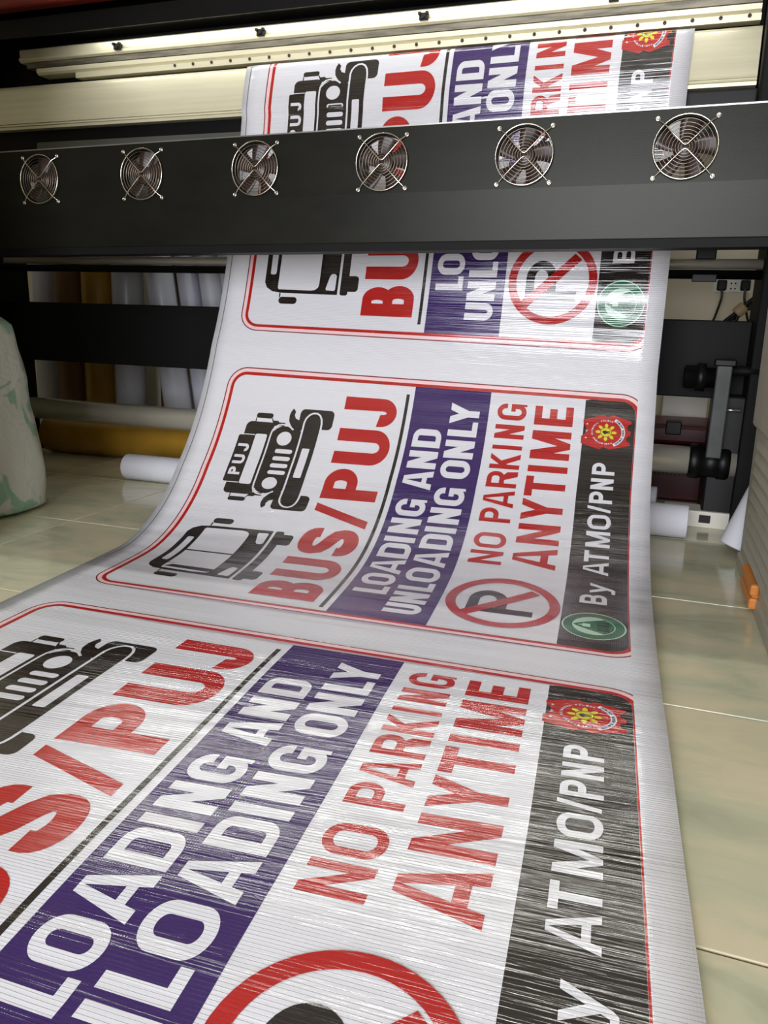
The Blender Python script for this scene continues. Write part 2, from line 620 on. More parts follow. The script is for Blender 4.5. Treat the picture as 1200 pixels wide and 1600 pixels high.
def bowl(x0, y0, W, y1, t, h, rx, ry):
    rx = min(rx, W - x0); ry = min(ry, (y1 - y0) / 2)
    ix, iy = max(rx - t, rx * .15), max(ry - h, ry * .12)
    A = [(x0, y1)] + arc(W - rx, y1 - ry, rx, ry, 90, 0) + arc(W - rx, y0 + ry, rx, ry, 0, -90) + [(x0, y0)]
    B = [(x0, y1 - h)] + arc(W - t - ix, y1 - h - iy, ix, iy, 90, 0) + arc(W - t - ix, y0 + h + iy, ix, iy, 0, -90) + [(x0, y0 + h)]
    return band(A, B)

def glyph(c, W, H, t, h):
    ry = min(.30 * H, W * .5)
    iy, ix = max(ry - h, ry * .3), max(W / 2 - t, W * .06)
    if c == 'O': return band(rr(0, 0, W, H, W / 2, ry), rr(t, h, W - t, H - h, ix, iy), True)
    if c == 'I': return [rect(0, 0, W, H)]
    if c == 'L': return [rect(0, 0, t, H), rect(0, 0, W, h)]
    if c == 'T': return [rect(W / 2 - t / 2, 0, W / 2 + t / 2, H), rect(0, H - h, W, H)]
    if c == 'H': return [rect(0, 0, t, H), rect(W - t, 0, W, H), rect(0, H * .5 - h / 2, W, H * .5 + h / 2)]
    if c == 'E': return [rect(0, 0, t, H), rect(0, 0, W, h), rect(0, H - h, W * .97, H), rect(0, H * .51 - h / 2, W * .86, H * .51 + h / 2)]
    if c == 'U':
        A = [(0, H)] + arc(W / 2, ry, W / 2, ry, 180, 360, 14) + [(W, H)]
        B = [(t, H)] + arc(W / 2, h + iy, ix, iy, 180, 360, 14) + [(W - t, H)]
        return band(A, B)
    if c == 'J':
        A = [(0, .34 * H), (0, ry)] + arc(W / 2, ry, W / 2, ry, 180, 360, 14) + [(W, H)]
        B = [(t * .92, .30 * H), (t, h + iy)] + arc(W / 2, h + iy, ix, iy, 180, 360, 14) + [(W - t, H)]
        return band(A, B)
    if c == 'D': return [rect(0, 0, t, H)] + bowl(t * .9, 0, W, H, t, h, W * .48, H * .26)
    if c == 'P': return [rect(0, 0, t, H)] + bowl(t * .9, H * .40, W, H, t, h, W * .45, H * .3)
    if c == 'B': return [rect(0, 0, t, H)] + bowl(t * .9, 0, W, H * .5 + h * .5, t, h, W * .42, H * .3) + bowl(t * .9, H * .5 - h * .5, W * .95, H, t, h, W * .40, H * .3)
    if c == 'R': return [rect(0, 0, t, H)] + bowl(t * .9, H * .42, W, H, t, h, W * .42, H * .28) + [[(W * .46, H * .45), (W - t * 1.05, 0), (W * 1.02, 0), (W * .97, H * .36), (W * .8, H * .46)]]
    if c == 'N': return [rect(0, 0, t, H), rect(W - t, 0, W, H), [(0, H), (t * 1.02, H), (W, 0), (W - t * 1.02, 0)]]
    if c == 'M':
        m = W / 2
        return [rect(0, 0, t, H), rect(W - t, 0, W, H), [(0, H), (t * 1.25, H), (m + t * .42, 0), (m - t * .42, 0)], [(W, H), (W - t * 1.25, H), (m - t * .42, 0), (m + t * .42, 0)]]
    if c == 'A':
        a = t * .62
        return [[(0, 0), (t, 0), (W / 2 + a * .1, H), (W / 2 - a, H)], [(W, 0), (W - t, 0), (W / 2 - a * .1, H), (W / 2 + a, H)], [(W * .22, H * .19), (W * .78, H * .19), (W * .72, H * .19 + h * .9), (W * .28, H * .19 + h * .9)]]
    if c == 'V':
        a = t * .6
        return [[(0, H), (t, H), (W / 2 + a * .1, 0), (W / 2 - a, 0)], [(W, H), (W - t, H), (W / 2 - a * .1, 0), (W / 2 + a, 0)]]
    if c == 'Y': return [rect(W / 2 - t / 2, 0, W / 2 + t / 2, H * .44), [(0, H), (t * 1.08, H), (W / 2 + t / 2, H * .42), (W / 2 - t / 2, H * .38)], [(W, H), (W - t * 1.08, H), (W / 2 - t / 2, H * .42), (W / 2 + t / 2, H * .38)]]
    if c == 'K': return [rect(0, 0, t, H), [(t * .8, H * .64), (W - t * 1.1, H), (W, H), (t * .8, H * .36)], [(t * 1.05, H * .48), (W - t * 1.05, 0), (W * 1.02, 0), (t * 1.75, H * .66)]]
    if c == '/': return [[(0, 0), (W * .42, 0), (W, H), (W * .58, H)]]
    if c in 'GC':
        o = rr(0, 0, W, H, W / 2, ry, 7)
        i = rr(t, h, W - t, H - h, ix, iy, 7)
        # order starts at right side, counter-clockwise: keep from the upper right terminal round to the lower right
        A = [(W, H * .66), (W, H - ry)] + o[1:24] + ([(W, H * .47)] if c == 'G' else [o[24]] * 0) + ([] if c == 'G' else o[24:31] + [(W, H * .34)])
        B = [(W - t, H * .66), (W - t, H - h - iy)] + i[1:24] + ([(W - t * .2, H * .30)] if c == 'G' else []) + ([] if c == 'G' else i[24:31] + [(W - t, H * .34)])
        if c == 'C':
            return band(A, B)
        A = [(W, H * .66), (W, H - ry)] + o[1:31] + [(W, ry)]
        B = [(W - t, H * .66), (W - t, H - h - iy)] + i[1:31] + [(W - t, h + iy)]
        return band(A, B) + [rect(W - t, ry * .6, W, H * .53), rect(W * .53, H * .53 - h * .9, W, H * .53), rect(W - t * .45, 0, W, H * .3)]
    if c == 'S':
        k_ = t
        P = arc(W / 2, H - k_ * .5 - (H * .25 - k_ * .5) , W / 2 - k_ / 2, H * .25 - k_ * .5, 0, 180, 12)
        P = [(W - k_ / 2, H * .68)] + [(W - k_ / 2, H * .75)] + P[1:] + [(k_ / 2, H * .70)]
        mid = [(k_ * .62, H * .61), (W * .36, H * .54), (W * .64, H * .46), (W - k_ * .62, H * .39)]
        Q = [(W - k_ / 2, H * .30)] + arc(W / 2, H * .25, W / 2 - k_ / 2, H * .25 - k_ * .5, 0, -180, 12) + [(k_ / 2, H * .32)]
        return stroke(P + mid + Q, k_)
    if c == 'y': return [[(0, H), (t, H), (W * .5 + t * .5, H * .12), (W * .5 - t * .45, 0)], [(W, H), (W - t, H), (W * .40 - t * .5, -H * .30), (W * .40 + t * .45, -H * .30)], [(0.02 * W, -H * .44), (W * .40, -H * .44), (W * .40 + t * .45, -H * .30), (W * .40 - t * .3, -H * .22), (0.02 * W, -H * .24)]]
    return []

def text(items, ut, ub, t, h):
    """items: (char, near v, far v); ut/ub: print position of cap height and baseline (ut may be a pair for near/far)"""
    out = []
    for c, vn, vf in items:
        W, H = vn - vf, ub - ut
        for P in glyph(c, W, H, t, h):
            out.append([(ub - y, vn - x) for x, y in P])
    return out

def arc_text(s, uc, vc, r, a0, a1, hgt, wd, inward=False):
    """small letters round a circle in the upright emblem (up = -u, right = -v); angles in degrees clockwise from up"""
    out = []
    n = len(s)
    for i, c in enumerate(s):
        if c == ' ':
            continue
        a = math.radians(a0 + (a1 - a0) * (i + .5) / n)
        ca_, sa_ = math.cos(a), math.sin(a)
        for P in glyph(c, wd, hgt, hgt * .22, hgt * .2):
            Q = []
            for x, y in P:
                x -= wd / 2
                if inward:
                    rad, tx = r + hgt - y, -x
                else:
                    rad, tx = r + y, x
                X = rad * sa_ + tx * ca_
                Yy = rad * ca_ - tx * sa_
                Q.append((uc - Yy, vc - X))
            out.append(Q)
    return out

# ------------------------------------------------------------------ the artwork of one sign
def disc(u, v, r, n=28, r2=None): return [(u + r * math.cos(2 * PI * i / n), v + (r2 or r) * math.sin(2 * PI * i / n)) for i in range(n)]
def ring(u, v, r0, r1, n=36): return band(disc(u, v, r1, n), disc(u, v, r0, n), True)
def clipu(P, umax):
    out = []
    for i in range(len(P)):
        a, b = P[i], P[(i + 1) % len(P)]
        if a[0] <= umax: out.append(a)
        if (a[0] - umax) * (b[0] - umax) < 0:
            f = (umax - a[0]) / (b[0] - a[0])
            out.append((umax, a[1] + f * (b[1] - a[1])))
    return out if len(out) > 2 else None
def mir(P, c): return [(u, 2 * c - v) for u, v in P]

UCLIP, VN = 1.0312, 0.8234
def border(o0, o1):
    r0, r1 = max(.052 - o0, .006), max(.052 - o1, .006)
    A = rr(.0125 + o0, o0, 1.049 - o0, VN - o0, r0, r0, 10)
    B = rr(.0125 + o1, o1, 1.049 - o1, VN - o1, r1, r1, 10)
    return [q for q in (clipu(P, UCLIP) for P in band(A, B, True)) if q]

def make_sign(base, parent):
    sg = layers('printed_sign', [(border(0, .0030), V_LINE), (border(.0030, .0118), V_PINK), (border(.0118, .0200), V_RED)], base, 1, parent)
    pu = layers('purple_band', [([rect(.5170, .0198, .7018, VN - .0198)], V_PURPLE)], base, 1, sg)
    blk = rr(.90, .0200, 1.0288, VN - .0200, .032, .032, 8)
    blk = [p for p in blk if True]
    P = []
    for p in blk:
        P.append((max(p[0], .9186), p[1] if p[0] > .9186 else (.0200 if p[1] < .4 else VN - .0200)))
    Q = [P[0]]
    for p in P[1:]:
        if abs(p[0] - Q[-1][0]) + abs(p[1] - Q[-1][1]) > 1e-6: Q.append(p)
    bl = layers('black_band', [([Q], V_BLACK)], base, 1, sg)
    layers('divider_line', [([rect(.4972, .041, .5052, .7825)], V_BLACK)], base, 1, sg)
    slash = [[(.343, .3609), (.343, .3860), (.4798, .4363), (.4798, .4105)]]
    layers('lettering', [(text([('B', .7655, .6835), ('U', .6665, .5690), ('S', .5475, .4450), ('P', .3460, .2525), ('U', .2385, .1415), ('J', .1322, .0575)], .3430, .4800, .0340, .0255) + slash, V_RED)], base, 1, sg)
    layers('lettering', [(text([('L', .6925, .6570), ('O', .6530, .6000), ('A', .5965, .5330), ('D', .5285, .4735), ('I', .4675, .4500), ('N', .4370, .3872), ('G', .3787, .3262), ('A', .2955, .2411), ('N', .2355, .1873), ('D', .1770, .1280)], .5315, .5995, .0170, .0125), V_WHITE)], base, 2, sg)
    layers('lettering', [(text([('U', .7655, .7220), ('N', .7165, .6690), ('L', .6583, .6201), ('O', .6160, .5560), ('A', .5475, .4885), ('D', .4808, .4290), ('I', .4226, .4056), ('N', .3935, .3445), ('G', .3365, .2840), ('O', .2566, .2060), ('N', .2003, .1518), ('L', .1409, .1014), ('Y', .1079, .0539)], .6120, .6805, .0170, .0125), V_WHITE)], base, 2, sg)
    layers('lettering', [(text([('N', .5130, .4665), ('O', .4567, .4070), ('P', .3735, .3311), ('A', .3285, .2790), ('R', .2712, .2260), ('K', .2190, .1778), ('I', .1660, .1553), ('N', .1372, .1005), ('G', .0879, .0460)], .7215, .7890, .0122, .0112), V_RED)], base, 1, sg)
    layers('lettering', [(text([('A', .5127, .4413), ('N', .4305, .3695), ('Y', .3580, .2951), ('T', .2880, .2318), ('I', .2200, .2025), ('M', .1844, .1092), ('E', .0945, .0443)], .8080, .8945, .0180, .0168), V_RED)], base, 1, sg)
    yy = text([('y', .5795, .5419)], .9625, .9935, .0092, .009)
    layers('lettering', [(text([('B', .6238, .5870), ('A', .5124, .4684), ('T', .4699, .4340), ('M', .4222, .3752), ('O', .3680, .3270), ('P', .2945, .2620), ('N', .2557, .2255), ('P', .2150, .1831)], .9462, .9935, .0096, .0088)
                          + yy + text([('/', .3203, .3012)], .9445, .9915, .008, .008), V_WHITE)], base, 2, sg)
    # no parking symbol
    cu, cv = .8130, .6660
    np_ = layers('no_parking_symbol', [(ring(cu, cv, .0842, .1028, 48), V_RED)], base, 3, sg)
    layers('letter_p', [(text([('P', .7115, .6180)], .7520, .8705, .0215, .0200), V_BLACK)], base, 1, sg)
    layers('slash_bar', [([[(.8604, .6016), (.8770, .6160), (.7573, .7325), (.7414, .7182)]], V_RED)], base, 2, sg)
    # the jeepney pictogram
    c = .2475
    W_ = lambda a, b: (a, c + b)
    sym = lambda P: [[W_(*p) for p in P], [(a, c - b) for a, b in P]]
    black = [[W_(*p) for p in rr(.083, -.0685, .1262, .0685, .004, .004, 3)],
             [W_(*p) for p in rr(.0950, -.1065, .1720, .1065, .014, .014, 5)],
             [W_(*p) for p in rr(.1690, -.0985, .2520, .0985, .030, .030, 6)],
             [W_(*p) for p in rr(.2495, -.1385, .2915, .1385, .021, .030, 8)],
             [W_(*p) for p in rr(.2440, -.0830, .2880, .0830, .004, .004, 2)]]
    black += sym([p for p in rr(.2325, -.1485, .3215, -.0965, .012, .012, 4)])
    black += sym(rr(.1165, -.1305, .1615, -.1165, .006, .006, 3))
    black += sym([(.1640, -.106), (.1650, -.112), (.1780, -.112), (.1820, -.108), (.1980, -.108), (.1980, -.098), (.164, -.098)])
    black += sym([(.1165, -.1180), (.1190, -.1180), (.1190, -.1020), (.1165, -.1020)])
    black += sym([(.1590, -.1180), (.1615, -.1180), (.1700, -.1030), (.1660, -.1020)])
    black += sym([(.2120, -.1480), (.2070, -.1400), (.2045, -.1290), (.2065, -.1140), (.2140, -.1020), (.2250, -.0920), (.2500, -.0900), (.2480, -.1160), (.2330, -.1175), (.2230, -.1215), (.2180, -.1300), (.2190, -.1400)])
    jp = layers('jeepney_pictogram', [(black, V_BLACK)], base, 1, sg)
    line = [(.2240, -.0905), (.2130, -.0985), (.2020, -.1025), (.1920, -.1030), (.1820, -.1005), (.1735, -.0940), (.1690, -.0840), (.1675, -.0700)]
    line = [W_(*p) for p in line] + [(a, c - b) for a, b in reversed(line)]
    cap = [(.2480, -.0800), (.2478, -.1130), (.2505, -.1240), (.2570, -.1330), (.2660, -.1385), (.2760, -.1390), (.2850, -.1340), (.2910, -.1240), (.2935, -.1120), (.2945, -.0950)]
    capl = [W_(*p) for p in reversed(cap)] + [(a, c - b) for a, b in cap]
    white = stroke(line, .0042) + stroke(capl, .0046)
    white += [[W_(*p) for p in rr(.1275, -.0735, .1590, .0735, .005, .005, 3)]]
    white += sym([(.0925, -.0715), (.1262, -.0715), (.1262, -.0692), (.0925, -.0692)])
    white += [disc(.2062, c - .0650, .0192), disc(.2068, c + .0655, .0192)]
    white += [[(u_, c + b + v_) for u_, v_ in rr(.1920, -.0058, .2375, .0058, .0056, .0056, 4)] for b in (-.0300, -.0093, .0110, .0310)]
    white += [[W_(*p) for p in rr(.2605, -.0425, .2800, .0425, .003, .003, 3)]]
    white += text([('P', .2936, .2700), ('U', .2605, .2345), ('J', .2255, .2035)], .0895, .1205, .0078, .0072)
    layers('jeepney_detail', [(white, V_WHITE)], base, 2, jp) if False else layers('jeepney_detail', [(white, V_WHITE)], base, 2, sg)
    # the bus pictogram
    c = .5930
    body = [(.273, -.1185), (.125, -.1165), (.092, -.1125), (.074, -.1010), (.0668, -.0850), (.0668, .0850), (.074, .1010), (.092, .1125), (.125, .1165), (.273, .1185)]
    bb = [[W_(*p) for p in body], [W_(*p) for p in rr(.2795, -.1195, .3005, .1195, .006, .006, 3)]]
    bb += sym(rr(.2900, -.1090, .3270, -.0660, .009, .009, 4))
    bb += sym(rr(.1130, -.1475, .1640, -.1275, .009, .009, 4))
    bb += sym([(.1125, -.1280), (.1160, -.1300), (.1160, -.1160), (.1125, -.1160)])
    bp_ = layers('bus_pictogram', [(bb, V_BLACK)], base, 1, sg)
    ww = [[W_(*p) for p in rr(.0800, -.0630, .0965, .0630, .005, .005, 3)]]
    ww += sym([(.1060, -.0030), (.1060, -.1010), (.1090, -.1060), (.2000, -.1080), (.2110, -.1060), (.2190, -.0990), (.2210, -.0900), (.2210, -.0030)])
    ww += sym([(.2420, -.1060), (.2630, -.1075), (.2660, -.1040), (.2665, -.0660), (.2620, -.0610), (.2530, -.0610), (.2480, -.0680), (.2400, -.1020)])
    layers('bus_detail', [(ww, V_WHITE)], base, 2, sg)
    # the red shield badge with sun
    sh = [(.9172, .0723), (.9182, .0820), (.9240, .0905), (.9258, .1005), (.9225, .1095), (.9156, .1149), (.9160, .1343), (.9568, .1473), (.9652, .1405), (.9781, .1464), (1.0205, .1322), (1.0208, .1248), (1.0135, .1214), (1.0120, .1150), (1.0150, .1085), (1.0205, .1062), (1.0207, .0954), (1.0142, .0917), (1.0125, .0860), (1.0140, .0800), (1.0215, .0760), (1.0207, .0690), (.9819, .0560), (.9707, .0622), (.9602, .0572)]
    em = layers('badge', [([sh], V_RED)], base, 2, sg)
    uc, vc = .9685, .1015
    rays = []
    for i in range(8):
        a = 2 * PI * i / 8
        d, e = (math.cos(a), math.sin(a)), (-math.sin(a), math.cos(a))
        rays.append([(uc + d[0] * r_ + e[0] * w_, vc + d[1] * r_ + e[1] * w_) for r_, w_ in ((.011, .0030), (.0195, .0036), (.0235, 0), (.0195, -.0036), (.011, -.0030))])
    rib = band(arc(uc, vc, .0405, .0405, -62, 62, 18), arc(uc, vc, .0330, .0330, -62, 62, 18))
    stars = []
    for du_, dv_ in ((.9265, .0830), (.9262, .1010), (.9258, .1190)):
        stars.append([(du_ + (.0030 if i % 2 == 0 else .0012) * -math.cos(PI * i / 5), dv_ + (.0030 if i % 2 == 0 else .0012) * math.sin(PI * i / 5)) for i in range(10)])
    layers('badge_detail', [(rays + [disc(uc, vc, .0125)], V_YELLOW), (rib + stars, V_WHITE),
                            (arc_text('PHILIPPINE NATIONAL POLICE', uc, vc, .0285, -118, 118, .0036, .0030), V_WHITE)], base, 3, sg)
    fig = [[(uc - .0085, vc - .001), (uc - .0055, vc - .0035), (uc - .002, vc - .0045), (uc + .001, vc - .003), (uc + .009, vc - .0030), (uc + .009, vc - .0008), (uc + .002, vc), (uc + .009, vc + .0012), (uc + .009, vc + .0030), (uc + .001, vc + .0032), (uc - .002, vc + .006), (uc - .0055, vc + .0035)]]
    layers('badge_mark', [(fig + ring(uc, vc, .0112, .0122, 24), V_BLACK),
                          (arc_text('SERVICE HONOR JUSTICE', uc, vc, .0345, 236, 124, .0042, .0034, True), V_NAVY)], base, 4, sg)
    # the green seal
    uc, vc = .9735, .7150
    se = layers('green_seal', [(ring(uc, vc, .0500, .0525), V_MINT), ([disc(uc, vc, .0500, 40)], V_GREEN)], base, 2, sg)
    cres = []
    for sgn in (-1, 1):
        A = [(uc + .034 * math.cos(math.radians(a)), vc + sgn * .034 * math.sin(math.radians(a))) for a in range(180, 60, -10)]
        B = [(uc - .034 + (.0005 + .050 * (i / 11.0)), vc + sgn * (.0005 + .0275 * (i / 11.0) ** 0.8)) for i in range(12)]
        cres += band(A, B)
    layers('seal_detail', [(cres + ring(uc, vc, .0335, .0350), V_MINT), (text([('A', .7320, .7245), ('T', .7235, .7165), ('M', .7150, .7065), ('O', .7055, .6980)], .9790, .9990, .0018, .0026), V_DGREEN),
                           ([[(.9480, .7145), (.9545, .7125), (.9560, .7085), (.9680, .7085), (.9680, .7215), (.9560, .7215), (.9545, .7165), (.9480, .7155)]], V_MINT)], base, 3, sg)
    return sg

# banner sheet
NU = 26
UL, UR = -0.0585, 1.0706
us = [UL + (UR - UL) * i / NU for i in range(NU + 1)]
uvs, quads = [], []
for s in SCUTS:
    for u in us:
        uvs.append((u, s))
for i in range(len(SCUTS) - 1):
    for j in range(NU):
        a = i * (NU + 1) + j
        quads.append((a, a + NU + 1, a + NU + 2, a + 1))
banner = surf_mesh('banner', uvs, orient(uvs, quads), [V_WHITE], [0] * len(quads), 0, None)
tag(banner, 'long white printed tarpaulin banner hanging from the printer and spilling onto the floor', 'banner')
sd = banner.modifiers.new('thickness', 'SOLIDIFY')
sd.thickness = 0.0006
sd.offset = -1
for n_ in range(3):
    make_sign((n_ - 1) * PITCH, banner)
gl = []
for a_, b_ in zip(SCUTS[:-1], SCUTS[1:]):
    if -0.9 <= a_ and b_ <= 0.70:
        gl.append([(-.0426, a_ / 0.9954), (-.0426, b_ / 0.9954), (-.0400, b_ / 0.9954), (-.0400, a_ / 0.9954)])
layers('cutting_line', [(gl, V_GREY)], 0, 1, banner)

# ------------------------------------------------------------------ the printer
PX = 0.545
prn = empty('large_format_printer', (PX, 0, 0.010), 'large black wide-format printer with pale aluminium platen feeding the banner', 'printer')
prn.rotation_euler = (0, TILT, 0)
# local coordinates: x measured from PX
def tz(x): return TILT * x - .010            # local z of the floor under local x
XA, XB = -1.56, 0.585                 # platen ends (local)
# platen: follows the web a few millimetres behind it
def web(s): return float(np.interp(s, SS, PY)), float(np.interp(s, SS, PZ)) - .010
prof = []
for s in np.linspace(-0.70, -0.905, 42):
    y, z = web(s)
    y2, z2 = web(s + 0.004); y1, z1 = web(s - 0.004)
    tx, tz_ = y2 - y1, z2 - z1
    l = math.hypot(tx, tz_)
    nx, nz = -tz_ / l, tx / l          # pointing away from the viewer side
    if nz > 0 or nx < 0: nx, nz = abs(nx), -abs(nz)
    prof.append((y + nx * 0.005, z + nz * 0.005))
prof = [p for p in prof if p[1] > 1.012]
# two shallow grooves near the lower edge
z0p = prof[0][1]
def yat(z): return float(np.interp(z, [p[1] for p in prof[:22]], [p[0] for p in prof[:22]]))
low = []
for a_ in (1.0095, 1.0125):
    low.append((yat(a_), a_))
for g in (1.0165, 1.0235):
    low += [(yat(g), g), (yat(g) + .006, g + .0004), (yat(g) + .006, g + .0022), (yat(g), g + .0026)]
prof = low + [p for p in prof if p[1] > 1.028]
topy = prof[-1][0]
poly = prof + [(topy + 0.01, prof[-1][1]), (topy + 0.01, 1.0095)]
MB().extrude_x(poly, XA, XB, smooth=False).build('platen', M_ALU, prn)
# feed strip with screws
fsx = MB().box(XA + 0.30, .420, 1.150, XB - .005, .45, 1.1645)
feed = fsx.build('feed_strip', M_ALU, prn)
scr = MB().lathe((0, 0, 0), (0, -1, 0), [(-.003, .0042), (.0015, .0042), (.0024, .0030), (.0024, .0014), (.0008, .0012), (.0008, 0.0001)], n=10)
s0 = None
for i in range(26):
    if s0 is None:
        o = s0 = scr.build('screw', M_BLADE, feed)
    else:
        o = link_copy(s0, feed)
    o.location = (0.568 - .059 * i - .012, .4195, 1.1600)
# guide rail: lower pale lip, stained groove, upper pale face
MB().extrude_x([(.425, 1.1665), (.419, 1.172), (.419, 1.183), (.43, 1.187), (.47, 1.187), (.47, 1.1665)], XA + .16, XB - .006).build('rail_lip', M_ALU, prn)
MB().extrude_x([(.424, 1.1872), (.424, 1.2028), (.47, 1.2028), (.47, 1.1872)], XA + .12, XB - .006).build('rail_groove', M_ALUD, prn)
MB().extrude_x([(.422, 1.203), (.416, 1.207), (.416, 1.214), (.421, 1.217), (.421, 1.236), (.427, 1.240), (.47, 1.240), (.47, 1.203)], XA + .10, XB - .006).build('guide_rail', M_ALU, prn)
c0 = None
for x in (-.557, -.100, .353, .808):
    m = MB().box(-.011, -.004, -.007, .011, .010, .009, bev=.001).box(-.013, -.008, .004, -.006, .0, .010).box(.006, -.008, .004, .013, .0, .010).box(-.004, -.007, -.004, .004, .0, .002)
    if c0 is None:
        o = c0 = m.build('rail_clip', M_BLACK, prn)
    else:
        o = link_copy(c0, prn)
    o.location = (x - PX, .412, 1.2175)
# black body, print head cover, red hood
MB().box(XA - .35, .47, .985, XB + .5, .78, 1.42, bev=.006).build('body', M_DARK, prn)
MB().box(XA - .35, .333, 1.262, XB + .1, .47, 1.285, bev=.004).box(XA - .35, .328, 1.238, XB + .1, .334, 1.285).build('head_cover', M_BLACK, prn)
MB().extrude_x([(.40, 1.285), (.33, 1.312), (.33, 1.42), (.47, 1.42), (.47, 1.285)], XA - .35, XB + .1).build('front_cover', M_BLACK, prn)
MB().box(XA - .35, .285, 1.300, -.86, .33, 1.40, bev=.008).build('red_hood', M_RED, prn)
MB().box(XA - .35, .38, .955, XA - .02, .47, 1.24, bev=.004).build('end_cap', M_BLACK, prn)
ec = MB().box(XB + .004, .33, .92, XB + .5, .47, 1.42, bev=.006).build('side_housing', M_DARK, prn)
MB().lathe((XB + .06, .331, 1.10), (0, -1, 0), [(0, .008), (.006, .008), (.008, .005)], n=12).build('knob', M_STEEL, ec)
MB().box(XB + .022, .327, 1.02, XB + .05, .331, 1.06, bev=.002).build('latch', M_BLACK, ec)
MB().box(-1.22, .340, 1.2625, .57, .360, 1.2675).build('work_light_strip', M_WPLAST, prn)
# apron behind the web, black band above it
ap = []
for s in np.linspace(-0.655, -0.40, 14):
    y, z = web(s)
    ap.append((y + .020, z))
ap = [p for p in ap]
ap2 = ap + [(y + .004, z) for y, z in reversed(ap)]
MB().extrude_x(ap2, -1.385, .43).build('apron', M_APRON, prn)
MB().box(XA - .35, .40, .93, XB + .2, .47, 1.0085).build('lower_chassis', M_BLACK, prn)
# legs, cross bars
MB().box(-1.90, .38, tz(-1.78), -1.685, .62, .985, bev=.004).build('leg', M_DARK, prn)
MB().box(.655, .40, tz(.75), .80, .62, .985, bev=.004).build('leg', M_DARK, prn)
MB().box(-1.88, .10, tz(-1.8), -1.74, .70, tz(-1.8) + .05, bev=.004).build('foot', M_DARK, prn)
MB().box(-1.685, .50, .3165, .655, .55, .509, bev=.003).build('cross_bar', M_DARK, prn)
MB().lathe((-1.685, .45, .6400), (1, 0, 0), [(0, .0120), (2.34, .0120)], n=28).build('feed_roller', M_CHROME, prn)
MB().lathe((-1.685, .452, .6160), (1, 0, 0), [(0, .0110), (2.34, .0110)], n=20).build('roller_support', M_BLACK, prn)
b0 = None
for x in (.545 - .04, ):
    MB().box(x - .004, .430, .598, x + .052, .441, .616, bev=.002).build('roller_bracket', M_BLACK, prn)
    rb = MB().box(x, .433, .650, x + .045, .475, .676, bev=.003).build('roller_bracket', M_BLACK, prn)
# take-up shaft with collar, arm and motor on the right
MB().lathe((-1.685, .45, .161), (1, 0, 0), [(0, .0355), (2.375, .0355)], n=36).build('take_up_shaft', M_CHROME, prn)
MB().lathe((.545, .45, .161), (1, 0, 0), [(0, .0405), (.006, .044), (.026, .044), (.028, .041), (.066, .041), (.068, .044), (.090, .044), (.096, .039)], n=32).build('collar', M_BLACK, prn)
arm = MB().box(.580, .383, .181, .6155, .403, .415, bev=.003).build('tension_arm', mat('grey_cast_metal', srgb(60, 63, 61), .5, metal=.4, noise=.3, nscale=22), prn)
MB().box(.574, .378, .404, .622, .41, .420, bev=.003).build('arm_cap', M_BLACK, arm)
MB().lathe((.606, .399, .300), (1, 0, 0), [(0, .0035), (.04, .0035)], n=8).build('stop_pin', M_STEEL, arm)
MB().lathe((.508, .41, .374), (1, 0, 0), [(0, .022), (.004, .028), (.028, .028), (.03, .034), (.05, .034), (.052, .024), (.072, .024)], n=28).build('hub', M_BLACK, prn)
MB().lathe((.60, .41, .393), (1, 0, 0), [(0, .012), (.10, .012)], n=16).build('pivot_rod', M_DARK, prn)
mo = MB().box(.588, .43, tz(.6) + .012, .80, .66, .33, bev=.005).build('motor_housing', M_BLACK, prn)
MB().lathe((.672, .4285, .232), (0, -1, 0), [(0, .006), (.004, .006), (.005, .002)], n=10).build('screw_head', M_STEEL, mo)
fr = MB().box(.50, .417, tz(.5) + .0005, .80, .50, tz(.5) + .043, bev=.003).build('foot_rail', M_WPLAST, prn)
sw = MB().box(.585, .4145, tz(.5) + .014, .612, .4175, tz(.5) + .034, bev=.001).build('power_switch', M_BLACK, fr)

# ------------------------------------------------------------------ the fan bar in front of the web
dry = empty('fan_bar', (0, 0, 0), 'long grey sheet-metal drying bar with six wire-guarded fans across the banner', 'fan bar')
FX, FD, FZ, FT = -.48400, .29884, .82445, .06809
BX0, BX1 = -1.00, 1.38
RH = .0545
# front sheet with round holes (x, z' along the sheet), from the crease up
def pf(zp): return (zp * math.sin(FT), FZ + zp * math.cos(FT))
Zc, Zt = -.0616, .0687
vs, es, fs = [Vector((BX0, Zc)), Vector((BX1, Zc)), Vector((BX1, Zt)), Vector((BX0, Zt))], [], [[0, 1, 2, 3]]
cents = [FX + FD * i for i in range(6)]
for cx in cents:
    o = len(vs)
    for kk in range(40):
        g = 2 * PI * kk / 40
        vs.append(Vector((cx + RH * math.cos(g), RH * math.sin(g))))
    es += [(o + kk, o + (kk + 1) % 40) for kk in range(40)]
r = geometry.delaunay_2d_cdt(vs, es, fs, 0, 1e-6)
mb = MB()
P2 = r[0]
tris = []
for f in r[2]:
    c = sum((P2[i] for i in f), Vector((0, 0))) / len(f)
    if all((c - Vector((cx, 0))).length > RH * .995 for cx in cents):
        tris.append(f)
mb.add([(p.x,) + pf(p.y) for p in P2], tris)
o1 = mb.build('front_sheet', M_PANEL, dry)
me = o1.modifiers.new('t', 'SOLIDIFY'); me.thickness = .0015; me.offset = 0
yc, zc = pf(Zc)
yt, zt = pf(Zt)
MB().extrude_x([(yc - .0008, zc + .0004), (.0002, .6660), (.003, .6635), (.0045, .666), (yc + .002, zc + .0004)], BX0, BX1).build('lower_sheet', M_PANEL, dry)
MB().extrude_x([(.002, .6650), (.0025, .6480), (.075, .6480), (.075, .6510), (.006, .6510), (.006, .6650)], BX0, BX1).build('bottom_flange', M_DARK, dry)
